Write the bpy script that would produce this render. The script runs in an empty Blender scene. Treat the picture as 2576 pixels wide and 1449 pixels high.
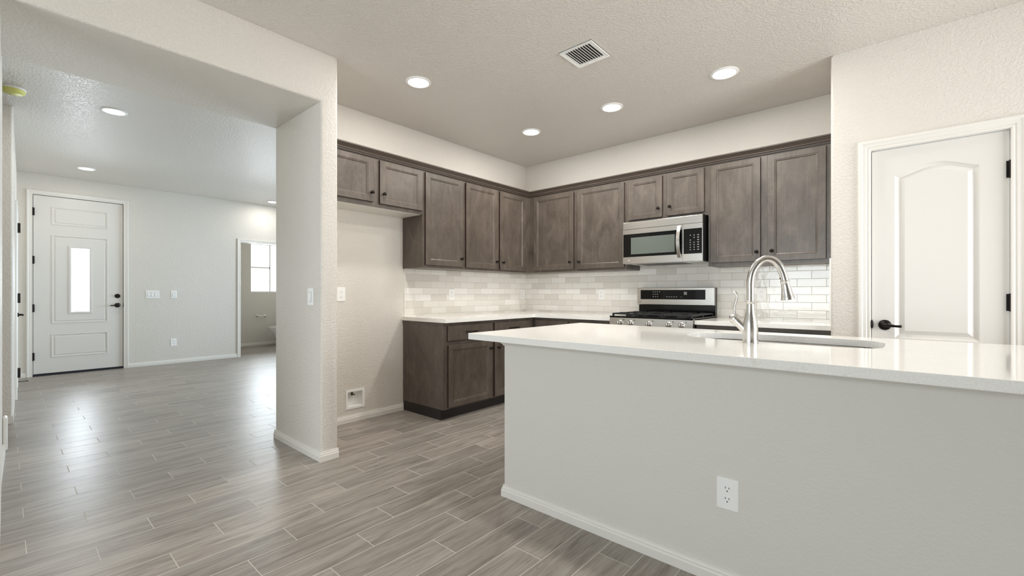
import bpy, bmesh, math, random
from mathutils import Vector, Matrix
from mathutils.geometry import tessellate_polygon
random.seed(7)
S = bpy.context.scene
COL = S.collection
PI = math.pi

# ------------------------------------------------------------------ camera
cam_d = bpy.data.cameras.new('camera')
cam = bpy.data.objects.new('camera', cam_d); COL.objects.link(cam)
CX, CY, CH = 3.6619, -4.4677, 1.144
cam.location = (CX, CY, CH)
cam.rotation_euler = (PI/2, 0, 0.7178)
cam_d.sensor_width = 36.0
cam_d.lens = 36.0*1112.67/2576
cam_d.shift_y = 12.9/2576
cam_d.clip_start = 0.02
S.camera = cam

# ------------------------------------------------------------------ world, exposure
S.view_settings.view_transform = 'Standard'
S.view_settings.look = 'None'
S.view_settings.gamma = 1.0
S.view_settings.use_curve_mapping = False
S.view_settings.exposure = 0.13
S.cycles.max_bounces = 14
S.cycles.diffuse_bounces = 8
S.cycles.glossy_bounces = 5
S.cycles.transparent_max_bounces = 12
S.cycles.caustics_reflective = False
S.cycles.caustics_refractive = False
S.cycles.use_denoising = True
S.cycles.sample_clamp_indirect = 6.0
w = bpy.data.worlds.new('sky'); S.world = w; w.use_nodes = True
bg = w.node_tree.nodes['Background']
bg.inputs[0].default_value = (0.82, 0.91, 1.0, 1); bg.inputs[1].default_value = 3.0

# ------------------------------------------------------------------ daylight through the windows
def area(name, loc, rot, sx, sy, watts, color=(1, 1, 1)):
    d = bpy.data.lights.new(name, 'AREA'); d.shape = 'RECTANGLE'; d.size = sx; d.size_y = sy
    d.energy = watts; d.color = color
    o = bpy.data.objects.new(name, d); COL.objects.link(o); o.location = loc; o.rotation_euler = rot
    return o
WARM = (1.0, 0.975, 0.94); COOL = (0.72, 0.88, 1.0)
area('daylight', (6.86, -2.0, 1.25), (0, PI/2, 0), 2.2, 2.2, 122, WARM)            # glass door wall to the right
area('daylight', (2.1, -8.86, 1.35), (PI/2, 0, 0), 2.4, 1.9, 125, (.86, .95, 1.0))              # unseen window added behind the camera, set leftward to brighten the island
area('daylight', (-7.16, -0.55, 1.70), (0, -PI/2, 0), 1.08, 0.80, 42, (.86, .95, 1.0))        # bathroom window
area('daylight', (-5.50, -3.753, 1.33), (0, -PI/2, 0), 0.92, 0.20, 16, (.84, .93, 1.0))       # front door glass
area('daylight', (-2.7, 1.86, 1.35), (-PI/2, 0, 0), 2.6, 1.7, 215, COOL)              # unseen window added for general light in the foyer

# ------------------------------------------------------------------ materials
def lin(c):
    return tuple(((v/255)/12.92 if v/255 <= .04045 else ((v/255+.055)/1.055)**2.4) for v in c) + (1,)
class N:
    def __init__(s, name):
        s.m = bpy.data.materials.new(name); s.m.use_nodes = True
        s.t = s.m.node_tree; s.b = s.t.nodes['Principled BSDF']
        s.co = None
    def n(s, kind, **kw):
        x = s.t.nodes.new(kind)
        for k, v in kw.items():
            if isinstance(k, str) and hasattr(x, k): setattr(x, k, v)
        return x
    def l(s, a, b): s.t.links.new(a, b)
    def coord(s, scale=None, kind='Object'):
        # world metres: object texture space is made world aligned through geometry position
        g = s.n('ShaderNodeNewGeometry')
        if scale is None: return g.outputs['Position']
        mp = s.n('ShaderNodeMapping'); mp.inputs['Scale'].default_value = scale
        s.l(g.outputs['Position'], mp.inputs['Vector']); return mp.outputs['Vector']
    def noise(s, vec, scale, detail=3, rough=.5, dist=0):
        x = s.n('ShaderNodeTexNoise'); x.inputs['Scale'].default_value = scale
        x.inputs['Detail'].default_value = detail; x.inputs['Roughness'].default_value = rough
        x.inputs['Distortion'].default_value = dist
        s.l(vec, x.inputs['Vector']); return x.outputs['Fac']
    def math(s, op, a, b=None, c=None):
        x = s.n('ShaderNodeMath', operation=op)
        for i, v in enumerate((a, b, c)):
            if v is None: continue
            if isinstance(v, (int, float)): x.inputs[i].default_value = v
            else: s.l(v, x.inputs[i])
        return x.outputs[0]
    def ramp(s, fac, stops):
        x = s.n('ShaderNodeValToRGB'); cr = x.color_ramp
        while len(cr.elements) < len(stops): cr.elements.new(.5)
        for e, (p, c) in zip(cr.elements, stops): e.position = p; e.color = c
        s.l(fac, x.inputs[0]); return x.outputs[0]
    def mix(s, fac, a, b, mode='MIX'):
        x = s.n('ShaderNodeMix', data_type='RGBA', blend_type=mode)
        for i, v in ((0, fac), (6, a), (7, b)):
            if isinstance(v, (int, float)): x.inputs[i].default_value = v
            elif isinstance(v, tuple): x.inputs[i].default_value = v
            else: s.l(v, x.inputs[i])
        return x.outputs[2]
    def bump(s, h, dist, strength=1.0):
        x = s.n('ShaderNodeBump'); x.inputs['Distance'].default_value = dist; x.inputs['Strength'].default_value = strength
        s.l(h, x.inputs['Height']); s.l(x.outputs[0], s.b.inputs['Normal'])
    def set(s, **kw):
        for k, v in kw.items():
            k = k.replace('_', ' ')
            if isinstance(v, (int, float)) or isinstance(v, tuple): s.b.inputs[k].default_value = v
            else: s.l(v, s.b.inputs[k])
        return s
def simple(name, rgb, rough=.5, metal=0, **kw):
    m = N(name); m.set(Base_Color=lin(rgb), Roughness=rough, Metallic=metal, **kw); return m.m

def paint(name, rgb, rough, bd, sc=55):
    m = N(name); v = m.coord()
    a = m.noise(v, sc, 3, .55, .4)
    k = m.ramp(a, [(.42, (0, 0, 0, 1)), (.60, (1, 1, 1, 1))])
    f = m.noise(v, 1.3, 2)
    c = m.mix(f, lin(rgb), lin(tuple(min(255, x+4) for x in rgb)))
    m.set(Base_Color=c, Roughness=rough); m.bump(k, bd, 1.0); return m.m
M = {}
M['wall'] = paint('wall_paint', (219, 214, 206), .52, .0012, 68)
M['island'] = paint('island_paint', (216, 214, 207), .55, .00025, 75)
M['ceil'] = paint('ceiling_paint', (219, 214, 207), .33, .0015, 60)
M['trim'] = simple('trim_paint', (230, 227, 221), .35)
M['door'] = simple('door_paint', (222, 219, 214), .36)
M['plastic'] = simple('white_plastic', (246, 246, 244), .3)
M['slot'] = simple('dark_slot', (25, 24, 23), .5)
M['bronze'] = simple('oil_rubbed_bronze', (34, 30, 28), .32, .7)
M['black'] = simple('black_enamel', (8, 8, 9), .10, Specular_IOR_Level=.35)
M['blackm'] = simple('black_satin_metal', (14, 14, 15), .4)
M['iron'] = simple('cast_iron', (24, 25, 26), .45)
M['glassb'] = simple('black_glass', (6, 7, 7), .05, Specular_IOR_Level=.28)
M['key'] = simple('key_print', (150, 150, 148), .5)
M['white_mel'] = simple('white_melamine', (232, 230, 224), .45)
M['toe'] = simple('toe_kick', (38, 34, 33), .5)
M['ceramic'] = simple('white_ceramic', (240, 240, 238), .12)
M['rubber'] = simple('rubber', (30, 32, 40), .6)
M['brass'] = simple('valve_brass', (110, 98, 70), .35, .9)
M['yellow'] = simple('yellow_dust_cover', (222, 222, 128), .35)
M['mwin'] = simple('microwave_window', (100, 107, 101), .1)
m = N('window_glass')
tr = m.n('ShaderNodeBsdfTransparent'); gl = m.n('ShaderNodeBsdfGlossy'); gl.inputs['Roughness'].default_value = .02
fr = m.n('ShaderNodeFresnel'); fr.inputs[0].default_value = 1.45; mx = m.n('ShaderNodeMixShader')
m.l(fr.outputs[0], mx.inputs[0]); m.l(tr.outputs[0], mx.inputs[1]); m.l(gl.outputs[0], mx.inputs[2])
m.l(mx.outputs[0], m.t.nodes['Material Output'].inputs[0]); M['glass'] = m.m
m = N('lamp_lens'); m.set(Base_Color=(1, 1, 1, 1), Emission_Color=(1, .97, .90, 1), Emission_Strength=9.0); M['lens'] = m.m

m = N('stainless'); v = m.coord((2, 2, 260)); a = m.noise(v, 3, 2)
m.set(Base_Color=lin((196, 193, 188)), Metallic=1.0, Roughness=m.math('MULTIPLY_ADD', a, .08, .22)); M['steel'] = m.m
m = N('brushed_nickel'); v = m.coord((40, 40, 6)); a = m.noise(v, 6, 2)
m.set(Base_Color=lin((214, 212, 208)), Metallic=1.0, Roughness=m.math('MULTIPLY_ADD', a, .08, .20)); M['nickel'] = m.m

# stained cabinet wood
m = N('cabinet_wood'); v = m.coord((1, 1, .45)); a = m.noise(v, 9, 4, .6, .8); v2 = m.coord((60, 60, 2.2)); b = m.noise(v2, 1.5, 3, .6)
v3 = m.coord(); c3 = m.noise(v3, 34, 3, .6)
f = m.math('ADD', m.math('MULTIPLY', a, .6), m.math('ADD', m.math('MULTIPLY', b, .25), m.math('MULTIPLY', c3, .15)))
m.set(Base_Color=m.ramp(f, [(.32, lin((69, 61, 54))), (.5, lin((88, 79, 71))), (.68, lin((107, 97, 88)))]),
      Roughness=.38, Coat_Weight=.15, Coat_Roughness=.3)
m.bump(b, .0002, .4); M['wood'] = m.m
M['wood_dark'] = simple('crown_brown', (84, 73, 65), .42)  # one even brown for the crown, darker than the doors
M['wood_edge_shade'] = simple('cabinet_edge_gap_shade', (58, 40, 36), .45)  # door gap shade painted as dark red on door and drawer sides

# white quartz
m = N('white_quartz'); v = m.coord(); a = m.noise(v, 5, 5, .65, 1.6)
vein = m.ramp(m.math('ABSOLUTE', m.math('SUBTRACT', a, .5)), [(0, (1, 1, 1, 1)), (.012, (0, 0, 0, 1))])
sp = m.noise(v, 160, 2); c = m.ramp(sp, [(.35, lin((243, 241, 236))), (.6, lin((249, 248, 244)))])
br = m.noise(v, 2.2, 2); vein2 = m.math('MULTIPLY', m.math('MULTIPLY', vein, .45), m.ramp(br, [(.5, (0, 0, 0, 1)), (.62, (1, 1, 1, 1))]))
m.set(Base_Color=m.mix(vein2, c, lin((205, 198, 186))), Roughness=.07); M['quartz'] = m.m

# wood look porcelain floor planks, laid along y with a one third stagger
m = N('floor_tile'); g = m.n('ShaderNodeNewGeometry'); sx = m.n('ShaderNodeSeparateXYZ'); m.l(g.outputs['Position'], sx.inputs[0])
X, Y = sx.outputs[0], sx.outputs[1]
PW, PL = .15745, .6215
rx = m.math('DIVIDE', m.math('SUBTRACT', X, .9345), PW); row = m.math('FLOOR', rx); fx = m.math('SUBTRACT', rx, row)
ry = m.math('ADD', m.math('DIVIDE', m.math('ADD', Y, 2.335), PL), m.math('DIVIDE', row, 3.0)); cl = m.math('FLOOR', ry); fy = m.math('SUBTRACT', ry, cl)
dx = m.math('MULTIPLY', m.math('MINIMUM', fx, m.math('SUBTRACT', 1.0, fx)), PW)
dy = m.math('MULTIPLY', m.math('MINIMUM', fy, m.math('SUBTRACT', 1.0, fy)), PL)
d = m.math('MINIMUM', dx, dy)
gr = m.n('ShaderNodeMapRange'); gr.inputs['From Min'].default_value = .0012; gr.inputs['From Max'].default_value = .0024; m.l(d, gr.inputs['Value'])
tile = gr.outputs[0]
cid = m.n('ShaderNodeCombineXYZ'); m.l(row, cid.inputs[0]); m.l(cl, cid.inputs[1])
wn = m.n('ShaderNodeTexWhiteNoise', noise_dimensions='3D'); m.l(cid.outputs[0], wn.inputs['Vector'])
off = m.n('ShaderNodeVectorMath', operation='MULTIPLY_ADD'); m.l(wn.outputs['Color'], off.inputs[0]); off.inputs[1].default_value = (9, 9, 9); m.l(g.outputs['Position'], off.inputs[2])
mp = m.n('ShaderNodeMapping'); mp.inputs['Scale'].default_value = (14, 1.5, 1); m.l(off.outputs[0], mp.inputs[0])
gn = m.noise(mp.outputs[0], 1.6, 5, .62, .7)
mp2 = m.n('ShaderNodeMapping'); mp2.inputs['Scale'].default_value = (95, 4.0, 1); m.l(off.outputs[0], mp2.inputs[0])
fn = m.noise(mp2.outputs[0], 1.6, 3, .6)
f = m.math('ADD', m.math('MULTIPLY', gn, .60), m.math('MULTIPLY', fn, .40))
wood = m.ramp(f, [(.28, lin((98, 90, 83))), (.42, lin((138, 130, 122))), (.56, lin((161, 154, 146))), (.75, lin((180, 174, 166)))])
tone = m.ramp(wn.outputs['Value'], [(0, (.84, .84, .84, 1)), (1, (1.06, 1.05, 1.04, 1))])
wood = m.mix(1.0, wood, tone, 'MULTIPLY')
mp3 = m.n('ShaderNodeMapping'); mp3.inputs['Scale'].default_value = (30, 4.5, 1); m.l(off.outputs[0], mp3.inputs[0])
kn = m.ramp(m.noise(mp3.outputs[0], 1.0, 3, .7, 1.0), [(.27, (1, 1, 1, 1)), (.37, (0, 0, 0, 1))])
wood = m.mix(m.math('MULTIPLY', kn, .55), wood, lin((92, 82, 76)))
m.set(Base_Color=m.mix(tile, lin((204, 199, 191)), wood), Roughness=m.math('SUBTRACT', .80, m.math('MULTIPLY', tile, .44)))
h = m.math('ADD', tile, m.math('MULTIPLY', fn, .10)); m.bump(h, .0012, .8); M['floor'] = m.m

# glazed subway tile (u along the wall)
def subway(name, axis, u0):
    m = N(name); g = m.n('ShaderNodeNewGeometry'); sx = m.n('ShaderNodeSeparateXYZ'); m.l(g.outputs['Position'], sx.inputs[0])
    U = sx.outputs[axis]; Zc = sx.outputs[2]; TH, TL = .0676, .2072
    rz = m.math('DIVIDE', m.math('SUBTRACT', Zc, .9965), TH); row = m.math('FLOOR', rz); fz = m.math('SUBTRACT', rz, row)
    ru = m.math('ADD', m.math('DIVIDE', m.math('SUBTRACT', U, u0), TL), m.math('MULTIPLY', row, .5)); cl = m.math('FLOOR', ru); fu = m.math('SUBTRACT', ru, cl)
    dz = m.math('MULTIPLY', m.math('MINIMUM', fz, m.math('SUBTRACT', 1.0, fz)), TH)
    du = m.math('MULTIPLY', m.math('MINIMUM', fu, m.math('SUBTRACT', 1.0, fu)), TL)
    gr = m.n('ShaderNodeMapRange'); gr.inputs['From Min'].default_value = .0008; gr.inputs['From Max'].default_value = .0019; m.l(m.math('MINIMUM', dz, du), gr.inputs['Value'])
    cid = m.n('ShaderNodeCombineXYZ'); m.l(row, cid.inputs[0]); m.l(cl, cid.inputs[1])
    wn = m.n('ShaderNodeTexWhiteNoise', noise_dimensions='3D'); m.l(cid.outputs[0], wn.inputs['Vector'])
    c = m.ramp(wn.outputs['Value'], [(0, lin((222, 217, 209))), (.25, lin((236, 232, 225))), (.7, lin((244, 241, 235))), (1, lin((250, 248, 244)))])
    cn = m.noise(g.outputs['Position'], 22, 3, .6, .8); c = m.mix(m.math('MULTIPLY', cn, .25), c, lin((222, 219, 212)))
    m.set(Base_Color=m.mix(gr.outputs[0], lin((205, 200, 191)), c), Roughness=m.math('SUBTRACT', .6, m.math('MULTIPLY', gr.outputs[0], .48)))
    wv = m.noise(g.outputs['Position'], 26, 2, .5)
    m.bump(m.math('ADD', gr.outputs[0], m.math('MULTIPLY', wv, 1.1)), .0011, .9); return m.m
M['tileA'] = subway('subway_tile_left', 1, -1.355 + .2072*.5)
M['tileB'] = subway('subway_tile_right', 0, 1.767 + .2072*.5)

# ------------------------------------------------------------------ object helpers
WL = {}   # world location of each thing or part
def tag(o, label=None, cat=None, group=None, kind=None):
    if label: o['label'] = label
    if cat: o['category'] = cat
    if group: o['group'] = group
    if kind: o['kind'] = kind
    return o
def thing(name, loc, label=None, cat=None, group=None, kind=None):
    o = bpy.data.objects.new(name, None); COL.objects.link(o); o.empty_display_size = .05
    o.location = loc; WL[o] = Vector(loc); return tag(o, label, cat, group, kind)
def obj(name, bm, mat, parent=None, smooth=False, bevel=0, seg=2, **t):
    """bm holds world coordinates; the origin goes to the foot of the mesh (or the parent's origin)."""
    if bevel:
        es = [e for e in bm.edges if e.is_manifold and len(e.link_faces) == 2 and e.calc_face_angle(0) > .6]
        bmesh.ops.bevel(bm, geom=es, offset=bevel, segments=seg, profile=.5, affect='EDGES', clamp_overlap=True)
    bmesh.ops.recalc_face_normals(bm, faces=bm.faces)
    xs = [v.co for v in bm.verts]
    lo = Vector((min(v[i] for v in xs) for i in range(3))); hi = Vector((max(v[i] for v in xs) for i in range(3)))
    base = Vector(((lo.x+hi.x)/2, (lo.y+hi.y)/2, lo.z))
    bmesh.ops.translate(bm, verts=bm.verts, vec=-base)
    me = bpy.data.meshes.new(name); bm.to_mesh(me); bm.free()
    mats = mat if isinstance(mat, (list, tuple)) else [mat]
    for k in mats: me.materials.append(M[k])
    if smooth:
        for p in me.polygons: p.use_smooth = True
        try: me.set_sharp_from_angle(angle=smooth if isinstance(smooth, float) else .6)
        except Exception: pass
    o = bpy.data.objects.new(name, me); COL.objects.link(o)
    if parent is not None:
        o.parent = parent; o.location = base-WL[parent]
    else: o.location = base
    WL[o] = base
    return tag(o, **t)
def B(): return bmesh.new()
def box(bm, x0, x1, y0, y1, z0, z1, bev=0, mi=0):
    b2 = bmesh.new() if bev else bm
    vs = [b2.verts.new((x, y, z)) for x in (x0, x1) for y in (y0, y1) for z in (z0, z1)]
    for f in ((0, 1, 3, 2), (4, 6, 7, 5), (0, 4, 5, 1), (2, 3, 7, 6), (0, 2, 6, 4), (1, 5, 7, 3)):
        fc = b2.faces.new([vs[i] for i in f]); fc.material_index = mi
    if bev:
        bmesh.ops.recalc_face_normals(b2, faces=b2.faces)
        bmesh.ops.bevel(b2, geom=b2.edges[:], offset=bev, segments=2, profile=.5, affect='EDGES', clamp_overlap=True)
        merge(bm, b2)
    return bm
def merge(bm, b2, mat=None):
    mp = {}
    for v in b2.verts: mp[v] = bm.verts.new(mat @ v.co if mat else v.co)
    for f in b2.faces:
        try: nf = bm.faces.new([mp[v] for v in f.verts]); nf.material_index = f.material_index; nf.smooth = f.smooth
        except ValueError: pass
    b2.free(); return bm
def loft(bm, rings, close=True, cap=(False, False), mi=0):
    """rings: lists of points of equal length, joined in order; close joins each ring on itself"""
    V = [[bm.verts.new(p) for p in r] for r in rings]
    n = len(V[0])
    for a, b in zip(V, V[1:]):
        for i in range(n if close else n-1):
            j = (i+1) % n
            try: bm.faces.new((a[i], a[j], b[j], b[i])).material_index = mi
            except ValueError: pass
    if cap[0]: bm.faces.new(V[0][::-1]).material_index = mi
    if cap[1]: bm.faces.new(V[-1]).material_index = mi
    return V
def frame_axes(d):
    d = Vector(d).normalized(); a = Vector((0, 0, 1)) if abs(d.z) < .9 else Vector((1, 0, 0))
    u = d.cross(a).normalized(); return d, u, d.cross(u).normalized()
def lathe(bm, origin, axis, prof, seg=32, mi=0):
    """prof: (radius, distance along axis)"""
    d, u, v = frame_axes(axis); o = Vector(origin)
    rings = [[o+d*h+(u*math.cos(2*PI*k/seg)+v*math.sin(2*PI*k/seg))*max(r, 1e-5) for k in range(seg)] for r, h in prof]
    loft(bm, rings, True, (prof[0][0] > 1e-4, prof[-1][0] > 1e-4), mi); return bm
def tube(bm, pts, r, seg=16, mi=0):
    pts = [Vector(p) for p in pts]; rs = r if isinstance(r, (list, tuple)) else [r]*len(pts)
    t0 = (pts[1]-pts[0]).normalized(); _, u, v = frame_axes(t0); rings = []
    for i, p in enumerate(pts):
        t = ((pts[i]-pts[i-1]).normalized() if i else t0)+((pts[i+1]-pts[i]).normalized() if i < len(pts)-1 else (pts[i]-pts[i-1]).normalized())
        t.normalize(); u = (u-t*u.dot(t)).normalized(); v = t.cross(u)
        rings.append([p+(u*math.cos(2*PI*k/seg)+v*math.sin(2*PI*k/seg))*rs[i] for k in range(seg)])
    loft(bm, rings, True, (True, True), mi); return bm
def smoothpts(P, n=6):
    P = [Vector(p) for p in P]; out = []
    for i in range(len(P)-1):
        a = P[max(i-1, 0)]; b = P[i]; c = P[i+1]; d = P[min(i+2, len(P)-1)]
        for k in range(n):
            t = k/n; out.append(.5*((2*b)+(c-a)*t+(2*a-5*b+4*c-d)*t*t+(3*b-a-3*c+d)*t**3))
    return out+[P[-1]]
def tess(bm, loops, mi=0):
    """fills a planar outline with holes, loops are lists of BMVerts"""
    flat = [v for l in loops for v in l]
    for t in tessellate_polygon([[v.co for v in l] for l in loops]):
        try: bm.faces.new([flat[i] for i in t]).material_index = mi
        except ValueError: pass
def plate(bm, mp, loops, d0, d1, mi=0):
    """thick plate with holes: loops of (u,v), mp(u,v,d) -> world"""
    A = [[bm.verts.new(mp(u, v, d0)) for u, v in l] for l in loops]
    Bv = [[bm.verts.new(mp(u, v, d1)) for u, v in l] for l in loops]
    tess(bm, A, mi); tess(bm, Bv, mi)
    for a, b in zip(A, Bv):
        for i in range(len(a)): 
            j = (i+1) % len(a); bm.faces.new((a[i], a[j], b[j], b[i])).material_index = mi
def rect(u0, u1, v0, v1): return [(u0, v0), (u1, v0), (u1, v1), (u0, v1)]
def leaf(bm, mp, u0, u1, v0, v1, T, panels, ease=.002, edge=0):
    """a door or drawer front: panels = list of rings [(loop, depth), ...], depth measured into the leaf from its face at d=0.
       mp(u, v, d): d grows away from the room (into the leaf)."""
    e = ease
    out = [(rect(u0, u1, v0, v1), T), (rect(u0, u1, v0, v1), e), (rect(u0+e, u1-e, v0+e, v1-e), 0)]
    R = [[bm.verts.new(mp(u, v, d)) for u, v in l] for l, d in out]
    for k, (a, b) in enumerate(zip(R, R[1:])):
        for i in range(4): bm.faces.new((a[i], a[(i+1) % 4], b[(i+1) % 4], b[i])).material_index = edge if k == 0 else 0
    PV = [[[bm.verts.new(mp(u, v, d)) for u, v in l] for l, d in p] for p in panels]
    tess(bm, [R[-1]]+[p[0] for p in PV])
    thr = [p for p, q in zip(PV, panels) if q[-1][1] >= T-1e-6]
    tess(bm, [R[0]]+[p[-1] for p in thr])
    for p, q in zip(PV, panels):
        for a, b in zip(p, p[1:]):
            n = len(a)
            for i in range(n): bm.faces.new((a[i], a[(i+1) % n], b[(i+1) % n], b[i]))
        if q[-1][1] < T-1e-6: tess(bm, [p[-1]])
def sweep(bm, path, up, prof, closed=False, mi=0):
    """sweeps prof (a: to the right of travel seen with 'up' towards you, b: along up) with mitred corners"""
    P = [Vector(p) for p in path]; up = Vector(up).normalized(); n = len(P); rings = []
    for i in range(n):
        tin = (P[i]-P[i-1]).normalized() if (i or closed) else None
        tout = (P[(i+1) % n]-P[i]).normalized() if (i < n-1 or closed) else None
        if tin is None: s = tout.cross(up)
        elif tout is None: s = tin.cross(up)
        else:
            s1, s2 = tin.cross(up), tout.cross(up); s = (s1+s2).normalized(); s = s/max(.2, s.dot(s1))
        rings.append([P[i]+s*a+up*b for a, b in prof])
    if closed: rings.append(rings[0])
    V = [[bm.verts.new(p) for p in r] for r in (rings[:-1] if closed else rings)]
    if closed: V.append(V[0])
    m_ = len(prof)
    for a, b in zip(V, V[1:]):
        for i in range(m_):
            j = (i+1) % m_; bm.faces.new((a[i], a[j], b[j], b[i])).material_index = mi
    if not closed:
        bm.faces.new(V[0][::-1]).material_index = mi; bm.faces.new(V[-1]).material_index = mi
def fx(x0):  return lambda u, v, d: Vector((x0-d, u, v))      # face looks to +x : u=y
def fy(y0):  return lambda u, v, d: Vector((u, y0+d, v))      # face looks to -y : u=x
def text_mesh(body, size, mat, loc, rot, parent, name='lettering'):
    c = bpy.data.curves.new(name, 'FONT'); c.body = body; c.size = size; c.extrude = .0004; c.resolution_u = 3
    c.align_x = 'CENTER'; c.align_y = 'CENTER'
    t = bpy.data.objects.new(name, c); COL.objects.link(t); dg = bpy.context.evaluated_depsgraph_get()
    me = bpy.data.meshes.new_from_object(t.evaluated_get(dg)); bpy.data.objects.remove(t)
    bm = B(); bm.from_mesh(me); bpy.data.meshes.remove(me)
    bmesh.ops.transform(bm, matrix=Matrix.Translation(loc) @ rot, verts=bm.verts)
    return obj(name, bm, mat, parent)

# ================================================================== SETTING
H = 2.7845
XH, XHB = .708, -.065          # thick header wall front and back
YE, YJ, ZH, YL = -2.937, -3.057, 2.4487, -4.4835
XR, YP = 3.310, -.7099         # pantry block
XD = -5.245                    # front door wall
b = B(); box(b, -7.3, 6.9, -9.0, 2.0, -.12, 0); obj('floor', b, 'floor', kind='structure')
b = B(); box(b, -7.3, 6.9, -9.0, 2.0, H, H+.12); obj('ceiling', b, 'ceil', kind='structure')
# header and pier of the wide opening
b = B(); plate(b, lambda u, v, d: Vector((XHB+d, u, v)), [[(YL, ZH), (YJ, ZH), (YJ, 0), (YE, 0), (YE, H-.0005), (YL, H-.0005)]], 0, XH-XHB)
es = [e for e in b.edges if (abs(e.verts[0].co.y-YJ) < 1e-4 and abs(e.verts[1].co.y-YJ) < 1e-4 and abs(e.verts[0].co.x-e.verts[1].co.x) < 1e-4)
      or (abs(e.verts[0].co.z-ZH) < 1e-4 and abs(e.verts[1].co.z-ZH) < 1e-4 and abs(e.verts[0].co.x-e.verts[1].co.x) < 1e-4)
      or (abs(e.verts[0].co.y-YE) < 1e-4 and abs(e.verts[1].co.y-YE) < 1e-4 and abs(e.verts[0].co.x-e.verts[1].co.x) < 1e-4)]
bmesh.ops.recalc_face_normals(b, faces=b.faces)
bmesh.ops.bevel(b, geom=es, offset=.016, segments=5, profile=.5, affect='EDGES')
obj('wall_opening', b, 'wall', kind='structure', smooth=.5)
# kitchen wall with the recessed water box hole
WB = rect(-2.480, -2.338, .133, .266)
b = B(); plate(b, fx(0), [rect(YE, 0, 0, H-.0005), WB], 0, .12); obj('wall_left', b, 'wall', kind='structure')
b = B(); box(b, -.12, XR+.12, 0, .12, 0, H-.0005); obj('wall_back', b, 'wall', kind='structure')
# pantry block: front wall with doorway and side wall
b = B(); plate(b, fy(YP), [[(XR, 0), (3.515, 0), (3.515, 2.092), (4.156, 2.092), (4.156, 0), (6.7, 0), (6.7, H-.0005), (XR, H-.0005)]], 0, .12)
box(b, XR, XR+.12, YP+.12, 0, 0, H-.0005); bmesh.ops.remove_doubles(b, verts=b.verts, dist=1e-5)
es = [e for e in b.edges if all(abs(v.co.x-XR) < 1e-4 and abs(v.co.y-YP) < 1e-4 for v in e.verts)]
bmesh.ops.recalc_face_normals(b, faces=b.faces)
bmesh.ops.bevel(b, geom=es, offset=.014, segments=5, profile=.5, affect='EDGES')
obj('wall_pantry', b, 'wall', kind='structure', smooth=.5)
b = B(); plate(b, lambda u, v, d: Vector((6.7+d, u, v)), [rect(-8.7, YP+.12, 0, H-.0005), rect(-3.1, -.95, .02, 2.35)], 0, .12); obj('wall_right', b, 'wall', kind='structure')
b = B(); plate(b, lambda u, v, d: Vector((u, -8.7-d, v)), [rect(.588, 6.82, 0, H-.0005), rect(.9, 3.3, .45, 2.30)], 0, .12); obj('wall_rear', b, 'wall', kind='structure')
# left side: pier beyond the header, hallway, block with the side door
b = B(); plate(b, lambda u, v, d: Vector((u, v, d)), [[(-1.30, -6.5), (-1.30, YL), (XH, YL), (XH, -8.7), (.588, -8.7), (.588, -6.5)]], 0, H-.0005)
obj('wall_hall', b, 'wall', kind='structure')
def yw(x): return -4.424+(-2.2-x)*.0181
b = B(); plate(b, lambda u, v, d: Vector((u, v, d)), [[(-5.365, -6.6), (-1.30, -6.6), (-1.30, -6.5), (-2.2, -6.5), (-2.2, yw(-2.2)), (XD, yw(XD)), (-5.365, yw(XD))]], 0, H-.0005)
es = [e for e in b.edges if all(abs(v.co.x+2.2) < 1e-4 and abs(v.co.y-yw(-2.2)) < 1e-4 for v in e.verts)]
bmesh.ops.recalc_face_normals(b, faces=b.faces); bmesh.ops.bevel(b, geom=es, offset=.016, segments=5, profile=.5, affect='EDGES')
obj('wall_foyer', b, 'wall', kind='structure', smooth=.5)
# front door wall
YB0, YB1 = -1.684, -.905
b = B(); plate(b, fx(XD), [[(yw(XD), 0), (-4.24, 0), (-4.24, 2.515), (-3.268, 2.515), (-3.268, 0), (YB0-.012, 0), (YB0-.012, 2.075), (YB1+.012, 2.075), (YB1+.012, 0), (1.72, 0), (1.72, H-.0005), (yw(XD), H-.0005)]], 0, .12)
obj('wall_front', b, 'wall', kind='structure')
b = B(); plate(b, lambda u, v, d: Vector((u, 1.6+d, v)), [rect(-5.245, 0, 0, H-.0005), rect(-4.0, -1.4, .5, 2.2)], 0, .12); obj('wall_foyer_unseen', b, 'wall', kind='structure')  # unseen end wall of the foyer, its window opening added for light
b = B(); box(b, -.12, 0, .12, 1.6, 0, H-.0005); obj('wall_side', b, 'wall', kind='structure')
# bathroom shell
XB = -6.92
b = B(); plate(b, fx(XB), [rect(-2.3, .07, 0, H-.0005), rect(-.966, -.13, 1.162, 2.231)], 0, .12); obj('wall_bathroom', b, 'wall', kind='structure')
b = B(); box(b, XB, XD-.12, -.05, .07, 0, H-.0005); obj('wall_bathroom_right', b, 'wall', kind='structure')
b = B(); box(b, XB, XD-.12, -2.3, -2.18, 0, H-.0005); obj('wall_bathroom_left', b, 'wall', kind='structure')

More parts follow.
